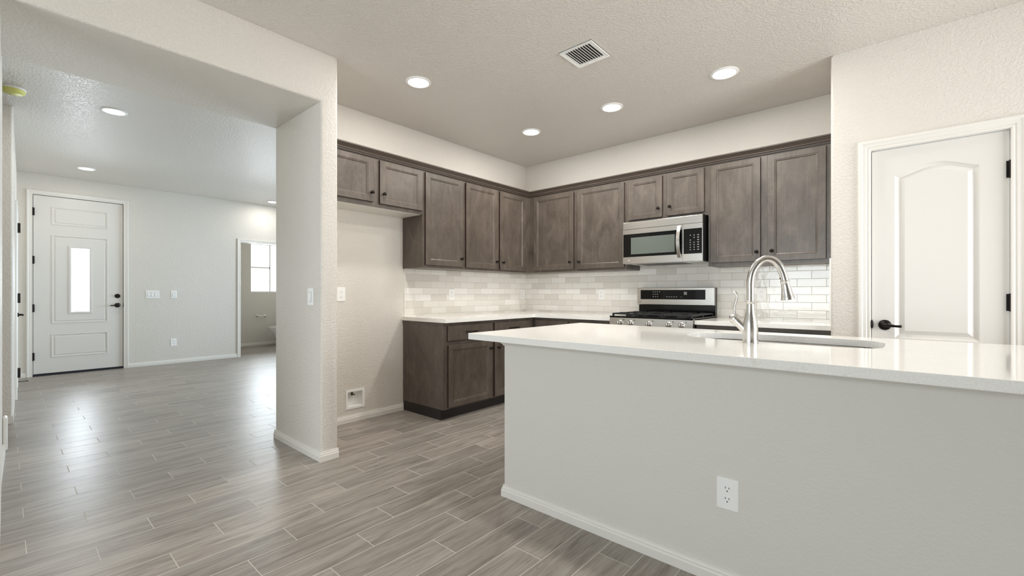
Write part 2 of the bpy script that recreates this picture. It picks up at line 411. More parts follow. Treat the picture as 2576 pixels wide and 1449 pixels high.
# baseboards --------------------------------------------------------------
BP = [(0, 0), (.014, 0), (.014, .036), (.0105, .042), (.0105, .049), (.007, .055), (.006, .063), (0, .064)]
def baseboard(side, path, prof=BP, parent=None, name=None):
    b = B(); sweep(b, path, (0, 0, 1), [(-a if False else a, h) for a, h in prof]); return obj(name or 'baseboard_'+side, b, 'trim', parent, **({} if parent else dict(kind='structure')))
e = .0005
baseboard('opening', [(XH, YE, 0), (XH, YJ, 0), (XHB, YJ, 0)][::1] if False else [(XHB, YJ-e, 0), (XH+e, YJ-e, 0), (XH+e, YE, 0)])
baseboard('left', [(e, YE, 0), (e, -1.903, 0)])
baseboard('front', [(XD+e, -3.222, 0), (XD+e, -1.741, 0)])
baseboard('front_left', [(XD+e, yw(XD), 0), (XD+e, -4.284, 0)])
baseboard('front_right', [(XD+e, -.845, 0), (XD+e, 1.6, 0)])
baseboard('foyer', [(-4.42, yw(-4.42)+e, 0), (-5.22, yw(-5.22)+e, 0)][::-1])
baseboard('hall_end', [(-3.44, yw(-3.44)+e, 0), (-2.2+e, yw(-2.2)+e, 0), (-2.2+e, -6.4, 0)])
baseboard('bathroom', [(XB+e, -2.18, 0), (XB+e, -.05, 0)])
baseboard('hall', [(-1.19, YL+.017, 0), (XH, YL-.022, 0)], [(0, 0), (.030, 0), (.030, .036), (.016, .056), (0, .056)])
b = B(); box(b, -1.292, -1.200, YL+e, YL+.027, 0, .245, .012); obj('trim_1', b, 'trim', kind='structure')
baseboard('pantry', [(XR+.016, YP-e, 0), (3.457, YP-e, 0)])
baseboard('pantry_right', [(4.218, YP-e, 0), (6.69, YP-e, 0)])

# door and opening casings -------------------------------------------------
CP = [(0, 0), (0, .006), (.004, .012), (.012, .012), (.018, .009), (.024, .014), (.040, .014), (.046, .018), (.058, .018), (.064, .012), (.066, 0)]
def casing_x(x, y0, y1, z1, wdt, parent=None, name='casing', both=True):
    s = wdt/.066; pr = [(a*s, d) for a, d in CP]
    b = B(); sweep(b, [(x, y1, 0), (x, y1, z1), (x, y0, z1), (x, y0, 0)], (1, 0, 0), pr); return obj(name, b, 'trim', parent, **({} if parent else dict(kind='structure')))
def casing_y(y, x0, x1, z1, wdt, parent=None, name='casing'):
    s = wdt/.066; pr = [(a*s, d) for a, d in CP]
    b = B(); sweep(b, [(x1, y, 0), (x1, y, z1), (x0, y, z1), (x0, y, 0)], (0, -1, 0), pr)
    return obj(name, b, 'trim', parent, **({} if parent else dict(kind='structure')))

def hinge(parent, x, y, z, along='y', h=.10, t=.006):
    b = B()
    if along == 'y': box(b, x-.001, x+.004, y-.003, y+.016, z-h/2, z+h/2, .001); lathe(b, (x+.006, y, z-h/2-.003), (0, 0, 1), [(.006, 0), (.006, h+.006)], 12)
    else: box(b, x-.016, x+.003, y-.004, y+.001, z-h/2, z+h/2, .001); lathe(b, (x, y-.006, z-h/2-.003), (0, 0, 1), [(.006, 0), (.006, h+.006)], 12)
    return obj('hinge', b, 'bronze', parent)
def lever(parent, o, n, dirv, L=.095, r=.033):
    """rose plus lever. o: centre on the door face, n: outward, dirv: direction of the lever"""
    o = Vector(o); n = Vector(n); dv = Vector(dirv)
    b = B(); lathe(b, o, n, [(r*.98, 0), (r, .004), (r*.9, .012), (r*.6, .020), (.012, .024), (.011, .045)], 32)
    k = obj('door_handle', b, 'bronze', parent, smooth=.5)
    b = B(); p = o+n*.045
    tube(b, smoothpts([p-n*.004, p+dv*.012+n*.006, p+dv*L*.45+n*.006+Vector((0, 0, -.002)), p+dv*L*.8+n*.003+Vector((0, 0, -.004)), p+dv*L+n*.002+Vector((0, 0, -.003))], 5),
         [.011]*6+[.009]*6+[.0075]*4+[.008]*3+[.0095, .0075], 14)
    obj('lever', b, 'bronze', k, smooth=.6)

# front door -----------------------------------------------------------------
d1 = thing('door_1', (XD-.02, -3.753, 0), kind='structure')
FY0, FY1, FZ = -4.2205, -3.286, 2.4965
xf = XD-.018
def ringpanel(u0, u1, v0, v1, raised=.006):
    r = lambda k: rect(u0+k, u1-k, v0+k, v1-k)
    return [(r(0), 0), (r(.004), -.007), (r(.012), -.007), (r(.018), .004), (r(.032), .004), (r(.040), -.002)]
def rev(l): return l
g0 = (-3.857, -3.646, .868, 1.800)
big = ringpanel(-4.044, -3.4545, .717, 1.958)
b = B()
# big panel with the glass cut through: rings plus a through hole handled by splitting the field
def leaf_front(bm):
    mp = fx(xf); T = .044
    A = ringpanel(-4.044, -3.4545, 2.100, 2.352); C = ringpanel(-4.047, -3.4545, .242, .570)
    u0, u1, v0, v1 = FY0+.003, FY1-.003, .018, FZ-.003
    R0 = [bm.verts.new(mp(u, v, T)) for u, v in rect(u0, u1, v0, v1)]; R1 = [bm.verts.new(mp(u, v, 0)) for u, v in rect(u0, u1, v0, v1)]
    for i in range(4): bm.faces.new((R0[i], R0[(i+1) % 4], R1[(i+1) % 4], R1[i]))
    PV = [[[bm.verts.new(mp(u, v, d)) for u, v in l] for l, d in p] for p in (A, big, C)]
    tess(bm, [R1]+[p[0] for p in PV])
    gh = rect(*g0); G1 = [bm.verts.new(mp(u, v, -.002)) for u, v in gh]; G0 = [bm.verts.new(mp(u, v, T)) for u, v in gh]
    for k, p in enumerate(PV):
        for a, c in zip(p, p[1:]):
            for i in range(4): bm.faces.new((a[i], a[(i+1) % 4], c[(i+1) % 4], c[i]))
        tess(bm, [p[-1], G1] if k == 1 else [p[-1]])
    tess(bm, [R0, G0])
    for i in range(4): bm.faces.new((G0[i], G0[(i+1) % 4], G1[(i+1) % 4], G1[i]))
leaf_front(b); obj('door_leaf', b, 'door', d1)
b = B(); r = rect(*g0)
sweep(b, [Vector((xf+.0025, u, v)) for u, v in [(g0[1], g0[2]), (g0[1], g0[3]), (g0[0], g0[3]), (g0[0], g0[2])]], (1, 0, 0), [(-.012, 0), (-.010, .006), (.004, .010), (.016, .008), (.020, 0)], closed=True)
gf = obj('glass_frame', b, 'door', d1)
b = B(); box(b, xf-.024, xf-.020, g0[0], g0[1], g0[2], g0[3]); obj('glass_pane', b, 'glass', d1)
b = B()   # faint leaded pattern in the glass
for (y0, z0, y1, z1) in ((-3.80, .90, -3.80, 1.08), (-3.775, .93, -3.775, 1.18), (-3.735, .95, -3.735, 1.42), (-3.70, 1.25, -3.70, 1.66), (-3.775, 1.18, -3.735, 1.26), (-3.775, 1.26, -3.735, 1.34), (-3.775, 1.10, -3.735, 1.18)):
    tube(b, [(xf-.019, y0, z0), (xf-.019, y1, z1+1e-4)], .0016, 6)
obj('came_pattern', b, 'key', d1)
casing_x(XD+e, -4.2205-.004, -3.286+.004, FZ+.006, .060, d1)
b = B()   # jambs
for y in (-4.240, -3.2825): box(b, XD-.12, XD, y, y+.0145, 0, FZ+.018)
box(b, XD-.12, XD, -4.240, -3.268, FZ+.004, FZ+.018)
box(b, XD-.085, xf-.0445, -4.226, -4.205, 0.014, FZ+.005); box(b, XD-.085, xf-.0445, -3.300, -3.281, 0.014, FZ+.005); box(b, XD-.085, xf-.0445, -4.206, -3.299, FZ-.016, FZ+.005); obj('door_jamb', b, 'trim', d1)
b = B(); box(b, XD-.125, XD+.012, -4.2245, -3.283, 0.0005, .014); box(b, xf-.002, xf+.006, -4.215, -3.29, .014, .030, .002); obj('threshold', b, 'rubber', d1)
for z in (2.262, 1.600, .938, .273): hinge(d1, XD+.002, -4.222, z, h=.105)
lever(d1, (xf, -3.350, .962), (1, 0, 0), (0, -1, 0), .085, .034)
b = B(); lathe(b, (xf, -3.350, 1.101), (1, 0, 0), [(.032, 0), (.032, .006), (.027, .014), (.012, .016), (.011, .019)], 28); box(b, xf+.019, xf+.030, -3.354, -3.346, 1.083, 1.119, .002)
obj('deadbolt', b, 'bronze', d1, smooth=.5)
b = B(); box(b, XD-.001, XD+.004, -3.2865, -3.280, .93, .99); obj('strike_plate', b, 'bronze', d1)
# pantry door ---------------------------------------------------------------
d2 = thing('door_2', (3.836, YP+.02, 0), kind='structure')
yf = YP+.010; PX0, PX1, PZ = 3.530, 4.1405, 2.0775
def arch(ins, z0, z1, x0=3.645, x1=4.0225, n=28, rise=.054):
    a, c = x0+ins, x1-ins; pts = [(a, z0+ins), (c, z0+ins)]
    for k in range(n+1):
        t = k/n; x = c+(a-c)*t; s = (x-x0)/(x1-x0); pts.append((x, z1-ins*1.0+rise*(.5-.5*math.cos(2*PI*s))**.75))
    return pts
b = B()
up = [(arch(k, .857, 1.901), d) for k, d in ((0, 0), (.005, .004), (.022, .013), (.026, .012), (.046, .002), (.049, .001))]
lo = [(rect(3.645+k, 4.0225-k, .20+k, .76-k), d) for k, d in ((0, 0), (.005, .004), (.022, .013), (.026, .012), (.046, .002), (.049, .001))]
leaf(b, fy(yf), PX0, PX1, .012, PZ-.003, .035, [up, lo]); obj('door_leaf', b, 'door', d2)
casing_y(YP-e, PX0-.003, PX1+.003, PZ+.004, .068, d2)
b = B()
box(b, 3.515, 3.527, YP, YP+.12, 0, 2.092); box(b, 4.1435, 4.156, YP, YP+.12, 0, 2.092); box(b, 3.515, 4.156, YP, YP+.12, 2.080, 2.092)
box(b, 3.5265, 3.540, YP+.047, YP+.06, 0, 2.08); obj('door_jamb', b, 'trim', d2)
for z in (1.851, 1.091, .28): hinge(d2, 4.143, yf-.004, z, along='x', h=.096)
lever(d2, (3.596, yf, .937), (0, -1, 0), (1, 0, 0), .082, .034)
b = B(); lathe(b, (3.529, YP-.002, .911), (0, 0, 1), [(.004, 0), (.009, .012), (.009, .045), (.004, .058)], 16); obj('strike_plate', b, 'bronze', d2, smooth=.5)
# side door in the foyer wall (seen edge on)
d3 = thing('door_3', (-3.93, yw(-3.93), 0), kind='structure')
ang = math.atan(.0181)
def sy(x, off): return yw(x)+off
b = B(); pr = [(a*.95, d) for a, d in CP]
sweep(b, [(-4.345, yw(-4.345)+e, 0), (-4.345, yw(-4.345)+e, 2.08), (-3.515, yw(-3.515)+e, 2.08), (-3.515, yw(-3.515)+e, 0)], (.0181, 1, 0), pr); obj('casing', b, 'trim', d3)
b = B(); leaf(b, lambda u, v, d: Vector((u, yw(u)+.006-d, v)), -4.335, -3.525, .012, 2.074, .005,
     [[(rect(-4.22+k, -3.64-k, z0+k, z1-k), dd) for k, dd in ((0, 0), (.02, .0035), (.045, .001))] for z0, z1 in ((.2, .85), (1.0, 1.9))]); obj('door_leaf', b, 'door', d3)
for z in (1.85, 1.09, .28):
    b = B(); box(b, -3.545, -3.500, yw(-3.5)+.008, yw(-3.5)+.040, z-.052, z+.052, .001); obj('hinge', b, 'bronze', d3)
lever(d3, (-4.26, yw(-4.26)+.006, .885), (0, 1, 0), (1, 0, 0), .08, .030)
# bathroom doorway casing and jamb
tb = thing('door_4', (XD, -1.29, 0), kind='structure')
casing_x(XD+e, YB0-.002, YB1+.002, 2.064, .058, tb)
b = B(); box(b, XD-.12, XD, YB0-.012, YB0, 0, 2.075); box(b, XD-.12, XD, YB1, YB1+.012, 0, 2.075); box(b, XD-.12, XD, YB0, YB1, 2.062, 2.075); obj('door_jamb', b, 'trim', tb)

# windows ---------------------------------------------------------------------
def window(n, mp, u0, u1, v0, v1, mull=(), bars=(), depth=.07):
    cu = mp((u0+u1)/2, v0, depth); t = thing('window_%d' % n, tuple(cu), kind='structure')
    b = B(); plate(b, mp, [rect(u0, u1, v0, v1), rect(u0+.022, u1-.022, v0+.022, v1-.022)], depth-.02, depth+.03); obj('window_frame', b, 'plastic', t)
    b = B()
    for m_ in mull: plate(b, mp, [rect(m_-.016, m_+.016, v0+.02, v1-.02)], depth-.012, depth+.025)
    for (a, c, z) in bars: plate(b, mp, [rect(a, c, z-.016, z+.016)], depth-.012, depth+.025)
    if mull or bars: obj('window_bar', b, 'plastic', t)
    b = B(); plate(b, mp, [rect(u0+.021, u1-.021, v0+.021, v1-.021)], depth+.012, depth+.016); obj('window_pane', b, 'glass', t)
window(1, fx(XB), -.966, -.13, 1.162, 2.231, mull=(-.558,), bars=((-.945, -.558, 1.709),))
window(2, lambda u, v, d: Vector((6.7+d, u, v)), -3.1, -.95, .02, 2.35, mull=(-2.02,))
window(3, lambda u, v, d: Vector((u, -8.7-d, v)), 0.9, 3.3, .45, 2.30, mull=(2.1,))  # added out of view, placed to light the left of the island
window(4, lambda u, v, d: Vector((u, 1.6+d, v)), -4.0, -1.4, .5, 2.2, mull=(-2.7,))  # added out of view to let fill light into the foyer

# ================================================================== CABINETS
def shaker(mp, u0, u1, v0, v1, st=.058, rl=.050):
    b = B(); r = lambda k: rect(u0+st+k, u1-st-k, v0+rl+k, v1-rl-k)
    leaf(b, mp, u0, u1, v0, v1, .0195, [[(r(-.006), 0), (r(-.004), .003), (r(.002), .0035), (r(.010), .009)]], .002, 1); return b
def slabfront(mp, u0, u1, v0, v1):
    b = B(); r = lambda k: rect(u0+.014+k, u1-.014-k, v0+.014+k, v1-.014-k)
    leaf(b, mp, u0, u1, v0, v1, .0195, [], .004, 1); return b
def knob(mp, u, v, parent):
    o = mp(u, v, 0); n = (mp(u, v, -1)-o)
    b = B(); lathe(b, o, n, [(.0085, 0), (.0075, .003), (.0050, .008), (.0055, .014), (.0125, .019), (.0150, .024), (.0140, .029), (.0080, .0325), (0, .0335)], 22)
    return obj('knob', b, 'bronze', parent, smooth=1.0)
def pull(mp, u, v, parent, L=.15):
    b = B(); P = []
    for k in range(13):
        t = k/12; P.append(mp(u-L/2+L*t, v+.0, -.028*(math.sin(PI*t)**.35 if 0 < t < 1 else 0)))
    tube(b, P, .0055, 10); return obj('pull', b, 'bronze', parent, smooth=.8)
def cab_door(mp, u0, u1, v0, v1, parent, kn=None, **k):
    d = obj('door', shaker(mp, u0, u1, v0, v1, **k), ('wood', 'wood_edge_shade'), parent)
    if kn: knob(mp, kn[0], kn[1], d)
    return d
UT, UB = 2.292, 1.385
UG = 'upper cabinets along both kitchen walls'
def upper(axis, face, u0, u1, z0, z1, doors, label, under='wood', openings=None):
    """face: coordinate of the face frame front; the doors sit 20 mm proud"""
    if axis == 'x':
        t = thing('upper_cabinet', (face/2, (u0+u1)/2, z0), label, 'cabinet', UG); mp = fx(face); md = fx(face+.020)
        b = B(); box(b, .0005, face-.019, u0, u1, z0, z1)
    else:
        t = thing('upper_cabinet', ((u0+u1)/2, face/2, z0), label, 'cabinet', UG); mp = fy(face); md = fy(face-.020)
        b = B(); box(b, u0, u1, face+.019, -.0005, z0, z1)
    obj('carcass', b, 'wood', t)
    b = B(); plate(b, mp, [rect(u0, u1, z0, z1)], 0, .019); obj('face_frame', b, 'wood', t)
    if under == 'white':
        b = B(); box(b, .002, face-.020, u0+.004, u1-.004, z0-.003, z0-.0002); obj('bottom_panel', b, 'white_mel', t)
    for (a, c, v0, v1, kn) in doors: cab_door(md, a, c, v0, v1, t, kn)
    return t
FA = .310
upper('x', FA, YE+.002, -1.9050, 1.880, UT, [(-2.880, -2.425, 1.915, 2.281, (-2.446, 1.990)), (-2.365, -1.913, 1.909, 2.280, (-2.330, 1.994))],
      'short brown two-door cabinet over the empty refrigerator space', 'white')
upper('x', FA, -1.9045, -1.3830, UB, UT, [(-1.878, -1.410, 1.411, 2.280, (-1.436, 1.490))],
      'tall brown single-door wall cabinet between the short refrigerator cabinet and the corner pair')
upper('x', FA, -1.3825, -.3105, UB, UT, [(-1.362, -.887, 1.408, 2.277, (-.9150, 1.489)), (-.852, -.400, 1.404, 2.276, (-.812, 1.487))],
      'tall brown two-door wall cabinet on the left wall running into the corner')
upper('y', -FA, .3105, 1.5820, UB, UT, [(.390, .950, 1.411, 2.272, (.912, 1.490)), (1.000, 1.560, 1.408, 2.273, (1.030, 1.486))],
      'tall brown two-door wall cabinet on the back wall, between corner and microwave')
upper('y', -FA, 1.5825, 2.3765, 1.848, UT, [(1.610, 1.956, 1.876, 2.275, (1.925, 1.960)), (2.003, 2.344, 1.878, 2.279, (2.036, 1.962))],
      'short brown two-door cabinet mounted directly above the microwave')
upper('y', -FA, 2.3770, 3.3085, UB, UT, [(2.400, 2.796, 1.413, 2.279, (2.770, 1.490)), (2.847, 3.245, 1.410, 2.280, (2.882, 1.491))],
      'tall brown two-door wall cabinet right of the microwave, behind the faucet')
# crown moulding, one continuous run
b = B()
CR = [(.300, UT+.0005), (.317, UT+.0005), (.318, UT+.006), (.325, UT+.007), (.325, UT+.011), (.318, UT+.014), (.318, UT+.018), (.328, UT+.020), (.328, UT+.025), (.335, UT+.034), (.349, UT+.046), (.349, UT+.050), (.358, UT+.052), (.358, UT+.062), (.300, UT+.062)]
sweep(b, [(0, YE+.001, 0), (0, 0, 0), (XR-.001, 0, 0)], (0, 0, 1), CR)
obj('crown_molding', b, 'wood_dark', label='dark brown stepped crown molding capping the whole run of upper cabinets', cat='molding')

BG = 'lower cabinets along the kitchen walls'
FB = .613; BT = .8785
# left run
t = thing('base_cabinet', (.30, -1.27, 0), 'brown base cabinet with exposed end panel beside the refrigerator space', 'cabinet', BG)
b = B(); box(b, .0145, FB-.019, -1.8990, -.002, .098, BT); obj('carcass', b, 'wood', t)
b = B(); plate(b, fx(FB), [rect(-1.8990, -.6135, .098, BT)], 0, .0188); obj('face_frame', b, 'wood', t)
b = B(); box(b, .0145, FB, -1.9060, -1.8992, .098, BT, .001); obj('end_panel', b, 'wood', t)
b = B(); box(b, .0145, .560, -1.8950, -.002, .0005, .0978); obj('toe_kick', b, 'toe', t)
md = fx(FB+.020)
for (a, c, pu) in ((-1.866, -1.300, -1.575), (-1.258, -.690, -.965)):
    d = obj('drawer', slabfront(md, a, c, .712, .850), ('wood', 'wood_edge_shade'), t); pull(md, pu, .786, d)
cab_door(md, -1.858, -1.300, .113, .675, t, (-1.327, .604)); cab_door(md, -1.258, -.690, .113, .675, t, (-1.214, .602))
# back run, corner to range
t = thing('base_cabinet', (1.1, -.30, 0), 'brown base cabinet in the corner left of the gas range', 'cabinet', BG)
b = B(); box(b, .6135, 1.5830, -FB+.019, -.002, .098, BT); obj('carcass', b, 'wood', t)
b = B(); plate(b, fy(-FB), [rect(.6137, 1.5830, .098, BT)], 0, .0188); obj('face_frame', b, 'wood', t)
b = B(); box(b, .6135, 1.5830, -.560, -.002, .0005, .0978); obj('toe_kick', b, 'toe', t)
md = fy(-FB-.020)
for (a, c, kn) in ((.655, 1.075, 1.045), (1.100, 1.550, 1.13)):
    d = obj('drawer', slabfront(md, a, c, .712, .848), ('wood', 'wood_edge_shade'), t); pull(md, (a+c)/2, .78, d)
    cab_door(md, a, c, .113, .675, t, (kn, .604))
# back run, right of the range
t = thing('base_cabinet', (2.84, -.30, 0), 'brown base cabinet right of the gas range, behind the faucet', 'cabinet', BG)
b = B(); box(b, 2.3720, 3.3085, -FB+.019, -.002, .098, BT); obj('carcass', b, 'wood', t)
b = B(); plate(b, fy(-FB), [rect(2.3720, 3.3085, .098, BT)], 0, .0188); obj('face_frame', b, 'wood', t)
b = B(); box(b, 2.3720, 3.3085, -.560, -.002, .0005, .0978); obj('toe_kick', b, 'toe', t)
d = obj('drawer', slabfront(md, 2.412, 3.245, .712, .846), ('wood', 'wood_edge_shade'), t); pull(md, 2.83, .78, d)
cab_door(md, 2.412, 2.815, .113, .675, t, (2.79, .604)); cab_door(md, 2.842, 3.245, .113, .675, t, (2.87, .604))

# countertops
CG = 'white quartz countertops on the wall cabinets'
b = B(); plate(b, lambda u, v, d: Vector((u, v, d)), [[(.0005, -1.9150), (.655, -1.9150), (.655, -.655), (1.590, -.655), (1.590, -.0005), (.0005, -.0005)]], .8790, .914)
obj('countertop', b, 'quartz', label='white L-shaped countertop in the corner, left of the gas range', cat='countertop', group=CG, bevel=.002)
b = B(); box(b, 2.3690, 3.3095, -.655, -.0005, .8790, .914, .002)
obj('countertop', b, 'quartz', label='short straight white countertop right of the gas range', cat='countertop', group=CG)
# backsplash
b = B(); box(b, .0003, .0095, -1.8860, -.0098, .9142, 1.3848)
s1 = obj('tile_backsplash', b, 'tileA', label='glossy off-white subway tile backsplash on the left kitchen wall', cat='backsplash', group='subway tile backsplashes')
b = B(); box(b, .0003, .0100, -1.8900, -1.8862, .9142, 1.3848); obj('edge_trim', b, 'plastic', s1)
s2 = thing('tile_backsplash', (1.65, -.005, .914), 'glossy off-white subway tile backsplash on the back wall behind the range', 'backsplash', 'subway tile backsplashes')
b = B(); plate(b, fy(-.0095), [rect(.0005, 3.3005, .9142, 1.3844)], 0, .009); obj('tile_field', b, 'tileB', s2)
b = B(); plate(b, fy(-.0095), [rect(1.5832, 2.3760, 1.3844, 1.4325)], 0, .009); obj('tile_field', b, 'tileB', s2)
b = B(); box(b, 3.3007, 3.3095, -.640, -.0005, .9142, 1.3848); obj('return_tile', b, 'quartz', s2)
b = B(); box(b, 3.2960, 3.3095, -.6440, -.6402, .9142, 1.3900); obj('edge_trim', b, 'plastic', s2)

# ================================================================== ISLAND
IX0, IX1, IY0, IY1 = 1.9872, 4.55, -2.6132, -1.60
t = thing('kitchen_island', (3.2, -2.1, 0), 'painted greige island base with baseboard under the long white countertop', 'island')
b = B(); SBX = (2.70, 3.70, -2.20, -1.63)
plate(b, lambda u, v, d: Vector((u, v, d)), [rect(IX0, IX1, IY0, IY1), rect(*SBX)], 0.0, .8785); obj('island_body', b, 'island', t)
b = B(); sweep(b, [(IX0-e, IY1, 0), (IX0-e, IY0-e, 0), (IX1+e, IY0-e, 0), (IX1+e, IY1, 0)], (0, 0, 1), [(a, h) for a, h in BP]); 
ib = obj('baseboard', b, 'trim', t)
b = B(); TPf = [(0, .8480), (.004, .8480), (.006, .8530), (.012, .8600), (.017, .8640), (.019, .8784), (0, .8784)]
sweep(b, [(IX0-e, IY1, 0), (IX0-e, IY0-e, 0), (IX1+e, IY0-e, 0), (IX1+e, IY1, 0)], (0, 0, 1), TPf); obj('top_trim', b, 'island', t)

def sup(cx, cy, a, c, n, k=72, na=None):
    P = []
    for i in range(k):
        th = 2*PI*i/k; ct, st = math.cos(th), math.sin(th); nn = (na or n) if ct > 0 else n
        P.append((cx+a*math.copysign(abs(ct)**(2/nn), ct), cy+c*math.copysign(abs(st)**(2/nn), st)))
    return P
SX, SY, SA, SC = 3.196, -1.912, .421, .222
b = B(); hole = sup(SX, SY, SA, SC, 2.7, 72, 5.0)
plate(b, lambda u, v, d: Vector((u, v, d)), [rect(1.8007, 4.75, -2.7189, -1.5258), hole], .8790, .914)
bmesh.ops.recalc_face_normals(b, faces=b.faces)
es = [q for q in b.edges if len(q.link_faces) == 2 and q.calc_face_angle(0) > .6]
bmesh.ops.bevel(b, geom=es, offset=.002, segments=2, profile=.5, affect='EDGES')
obj('island_countertop', b, 'quartz', label='long white quartz countertop on the kitchen island, with sink cutout', cat='countertop')
# sink
t = thing('kitchen_sink', (SX, SY, .68), 'stainless steel double-bowl undermount sink in the island countertop', 'sink')
b = B(); V_ = lambda P, z: [b.verts.new((x, y, z)) for x, y in P]
rim = V_(sup(SX, SY, SA+.014, SC+.014, 2.7, 72, 5.0), .8786)
rim2 = V_(sup(SX, SY, SA+.004, SC+.004, 2.7, 72, 5.0), .8786); rim3 = V_(sup(SX, SY, SA-.004, SC-.004, 2.7, 72, 5.0), .862)
n = len(rim)
for A_, B_ in ((rim, rim2), (rim2, rim3)):
    for i in range(n): b.faces.new((A_[i], A_[(i+1) % n], B_[(i+1) % n], B_[i]))
bowls = []
for cx, a in ((SX-.214, .192), (SX+.214, .192)):
    rg = [V_(sup(cx, SY, a-k, SC-.018-k, 3.4, 48), z) for k, z in ((0, .862), (.006, .852), (.012, .74), (.030, .715), (.060, .706))]
    for A_, B_ in zip(rg, rg[1:]):
        for i in range(48): b.faces.new((A_[i], A_[(i+1) % 48], B_[(i+1) % 48], B_[i]))
    tess(b, [rg[-1]]); bowls.append(rg[0])
tess(b, [rim3]+bowls)
obj('basin', b, 'steel', t, smooth=.7)
for cx in (SX-.214, SX+.214):
    b = B(); lathe(b, (cx, SY, .7065), (0, 0, 1), [(.045, 0), (.045, .002), (.036, .002), (.030, -.0), (0, -.0)], 28); obj('drain', b, 'nickel', t, smooth=.5)
# faucet
FX, FY_ = 3.144, -2.190
t = thing('faucet', (FX, FY_, .914), 'brushed nickel pull-down faucet with high arc spout behind the island sink', 'faucet')
b = B(); lathe(b, (FX, FY_, .9143), (0, 0, 1), [(.0335, 0), (.0340, .003), (.0325, .009), (.0322, .012), (.0318, .030), (.0322, .045), (.0322, .062), (.0312, .080), (.0290, .098), (.0255, .114), (.0215, .130), (.0190, .147), (.0175, .162), (.0166, .178), (.0170, .184), (.0196, .187), (.0200, .190), (.0196, .193), (.0165, .195)], 40)
body = obj('body', b, 'nickel', t, smooth=1.0)
a25 = math.radians(25); sd = Vector((math.cos(a25), math.sin(a25), 0))
def SP(s, z): return Vector((FX, FY_, z))+sd*s
P = smoothpts([SP(0, 1.106), SP(0, 1.135), SP(0, 1.165), SP(.0008, 1.200), SP(.0075, 1.238), SP(.023, 1.270), SP(.044, 1.2935), SP(.070, 1.3020), SP(.096, 1.2945), SP(.117, 1.273), SP(.130, 1.245), SP(.1385, 1.217), SP(.142, 1.198)], 5)
b = B(); tube(b, P, .0162, 28); spout = obj('spout', b, 'nickel', t, smooth=1.0)
hd = (SP(.155, 1.1146)-SP(.1418, 1.199)); L = hd.length
b = B(); lathe(b, SP(.1418, 1.200), hd, [(.0160, -.002), (.0188, 0), (.0192, .002), (.0188, .005), (.0172, .007), (.0180, .020), (.0205, .040), (.0235, .060), (.0262, .074), (.0285, .083), (.0282, .0865), (.0240, .0875), (.0235, .083), (0, .082)], 36)
head = obj('spray_head', b, 'nickel', t, smooth=1.0)
b = B(); p = SP(.1405, 1.205)+Vector((-.0155, -.006, .006)); box(b, p.x-.003, p.x+.003, p.y-.003, p.y+.003, p.z-.004, p.z+.004, .001); obj('clip', b, 'slot', head)
b = B()
A0 = Vector((FX-.006, FY_, .958)); A1 = Vector((FX-.062, FY_-.002, 1.018)); dr = (A1-A0).normalized(); LL = (A1-A0).length
lathe(b, A0, dr, [(.024, 0), (.022, .02), (.0205, .045), (.0215, LL-.012), (.0232, LL-.002), (.0228, LL), (.0235, LL+.001)], 30)
obj('side_arm', b, 'nickel', t, smooth=1.0)
b = B(); lathe(b, A1+dr*.0015, dr, [(.0238, 0), (.0245, .006), (.0230, .014), (.0185, .022), (.0110, .028), (0, .030)], 30)
hnd = obj('handle', b, 'nickel', t, smooth=1.0)
b = B(); q = [Vector((FX+s, FY_-.004, z)) for s, z in ((-.066, 1.038), (-.0665, 1.052), (-.0662, 1.076), (-.0610, 1.100), (-.0560, 1.120), (-.0575, 1.137), (-.0640, 1.148), (-.0700, 1.1475))]
pp = smoothpts(q, 4); tube(b, pp, [.0088-.0030*min(1, i/10) + .0012*max(0, (i-16)/12) for i in range(len(pp))], 16); obj('handle_lever', b, 'nickel', hnd, smooth=1.0)

# ================================================================== RANGE
RX0, RX1 = 1.5955, 2.3635
t = thing('gas_range', ((RX0+RX1)/2, -.35, 0), 'stainless steel gas range with black cooktop between two white countertops', 'range')
b = B(); box(b, RX0, RX1, -.640, -.020, .03, .905); 
for x in (RX0+.05, RX1-.05):
    for y in (-.58, -.08): lathe(b, (x, y, .0005), (0, 0, 1), [(.018, 0), (.018, .03)], 12)
obj('oven_body', b, 'blackm', t)
b = B(); R_ = [[(RX0-.003, y, z), (RX1+.003, y, z)] for y, z in ((-.640, .790), (-.672, .790), (-.686, .800), (-.682, .914), (-.676, .920), (-.640, .920))]
V = [[b.verts.new(p) for p in r] for r in R_]
for a, c in zip(V, V[1:]+V[:1]): b.faces.new((a[0], a[1], c[1], c[0]))
b.faces.new([v[0] for v in V][::-1]); b.faces.new([v[1] for v in V])
cp = obj('control_panel', b, 'steel', t)
for x in (1.698, 1.804, 1.980, 2.160, 2.272):
    b = B(); lathe(b, (x, -.6830, .8680), (0, -1, .03), [(.026, 0), (.0265, .003), (.0235, .006), (.0215, .008), (.0200, .026), (.0170, .030), (0, .0305)], 30)
    box(b, x-.0065, x+.0065, -.732, -.708, .847, .889, .003); obj('knob', b, 'steel', cp, smooth=.6)
    b = B(); box(b, x+.034, x+.044, -.6845, -.6830, .892, .899); obj('burner_mark', b, 'slot', cp)
b = B(); box(b, RX0+.003, RX1-.003, -.678, -.642, .235, .780, .004); dd = obj('oven_door', b, 'steel', t)
b = B(); box(b, RX0+.10, RX1-.10, -.6810, -.6782, .36, .64, .001); obj('oven_window', b, 'glassb', dd)
b = B(); tube(b, [(RX0+.05, -.73, .735), (RX1-.05, -.73, .735)], .011, 16); box(b, RX0+.06, RX0+.08, -.73, -.677, .727, .743); box(b, RX1-.08, RX1-.06, -.73, -.677, .727, .743); obj('handle', b, 'steel', dd, smooth=.6)
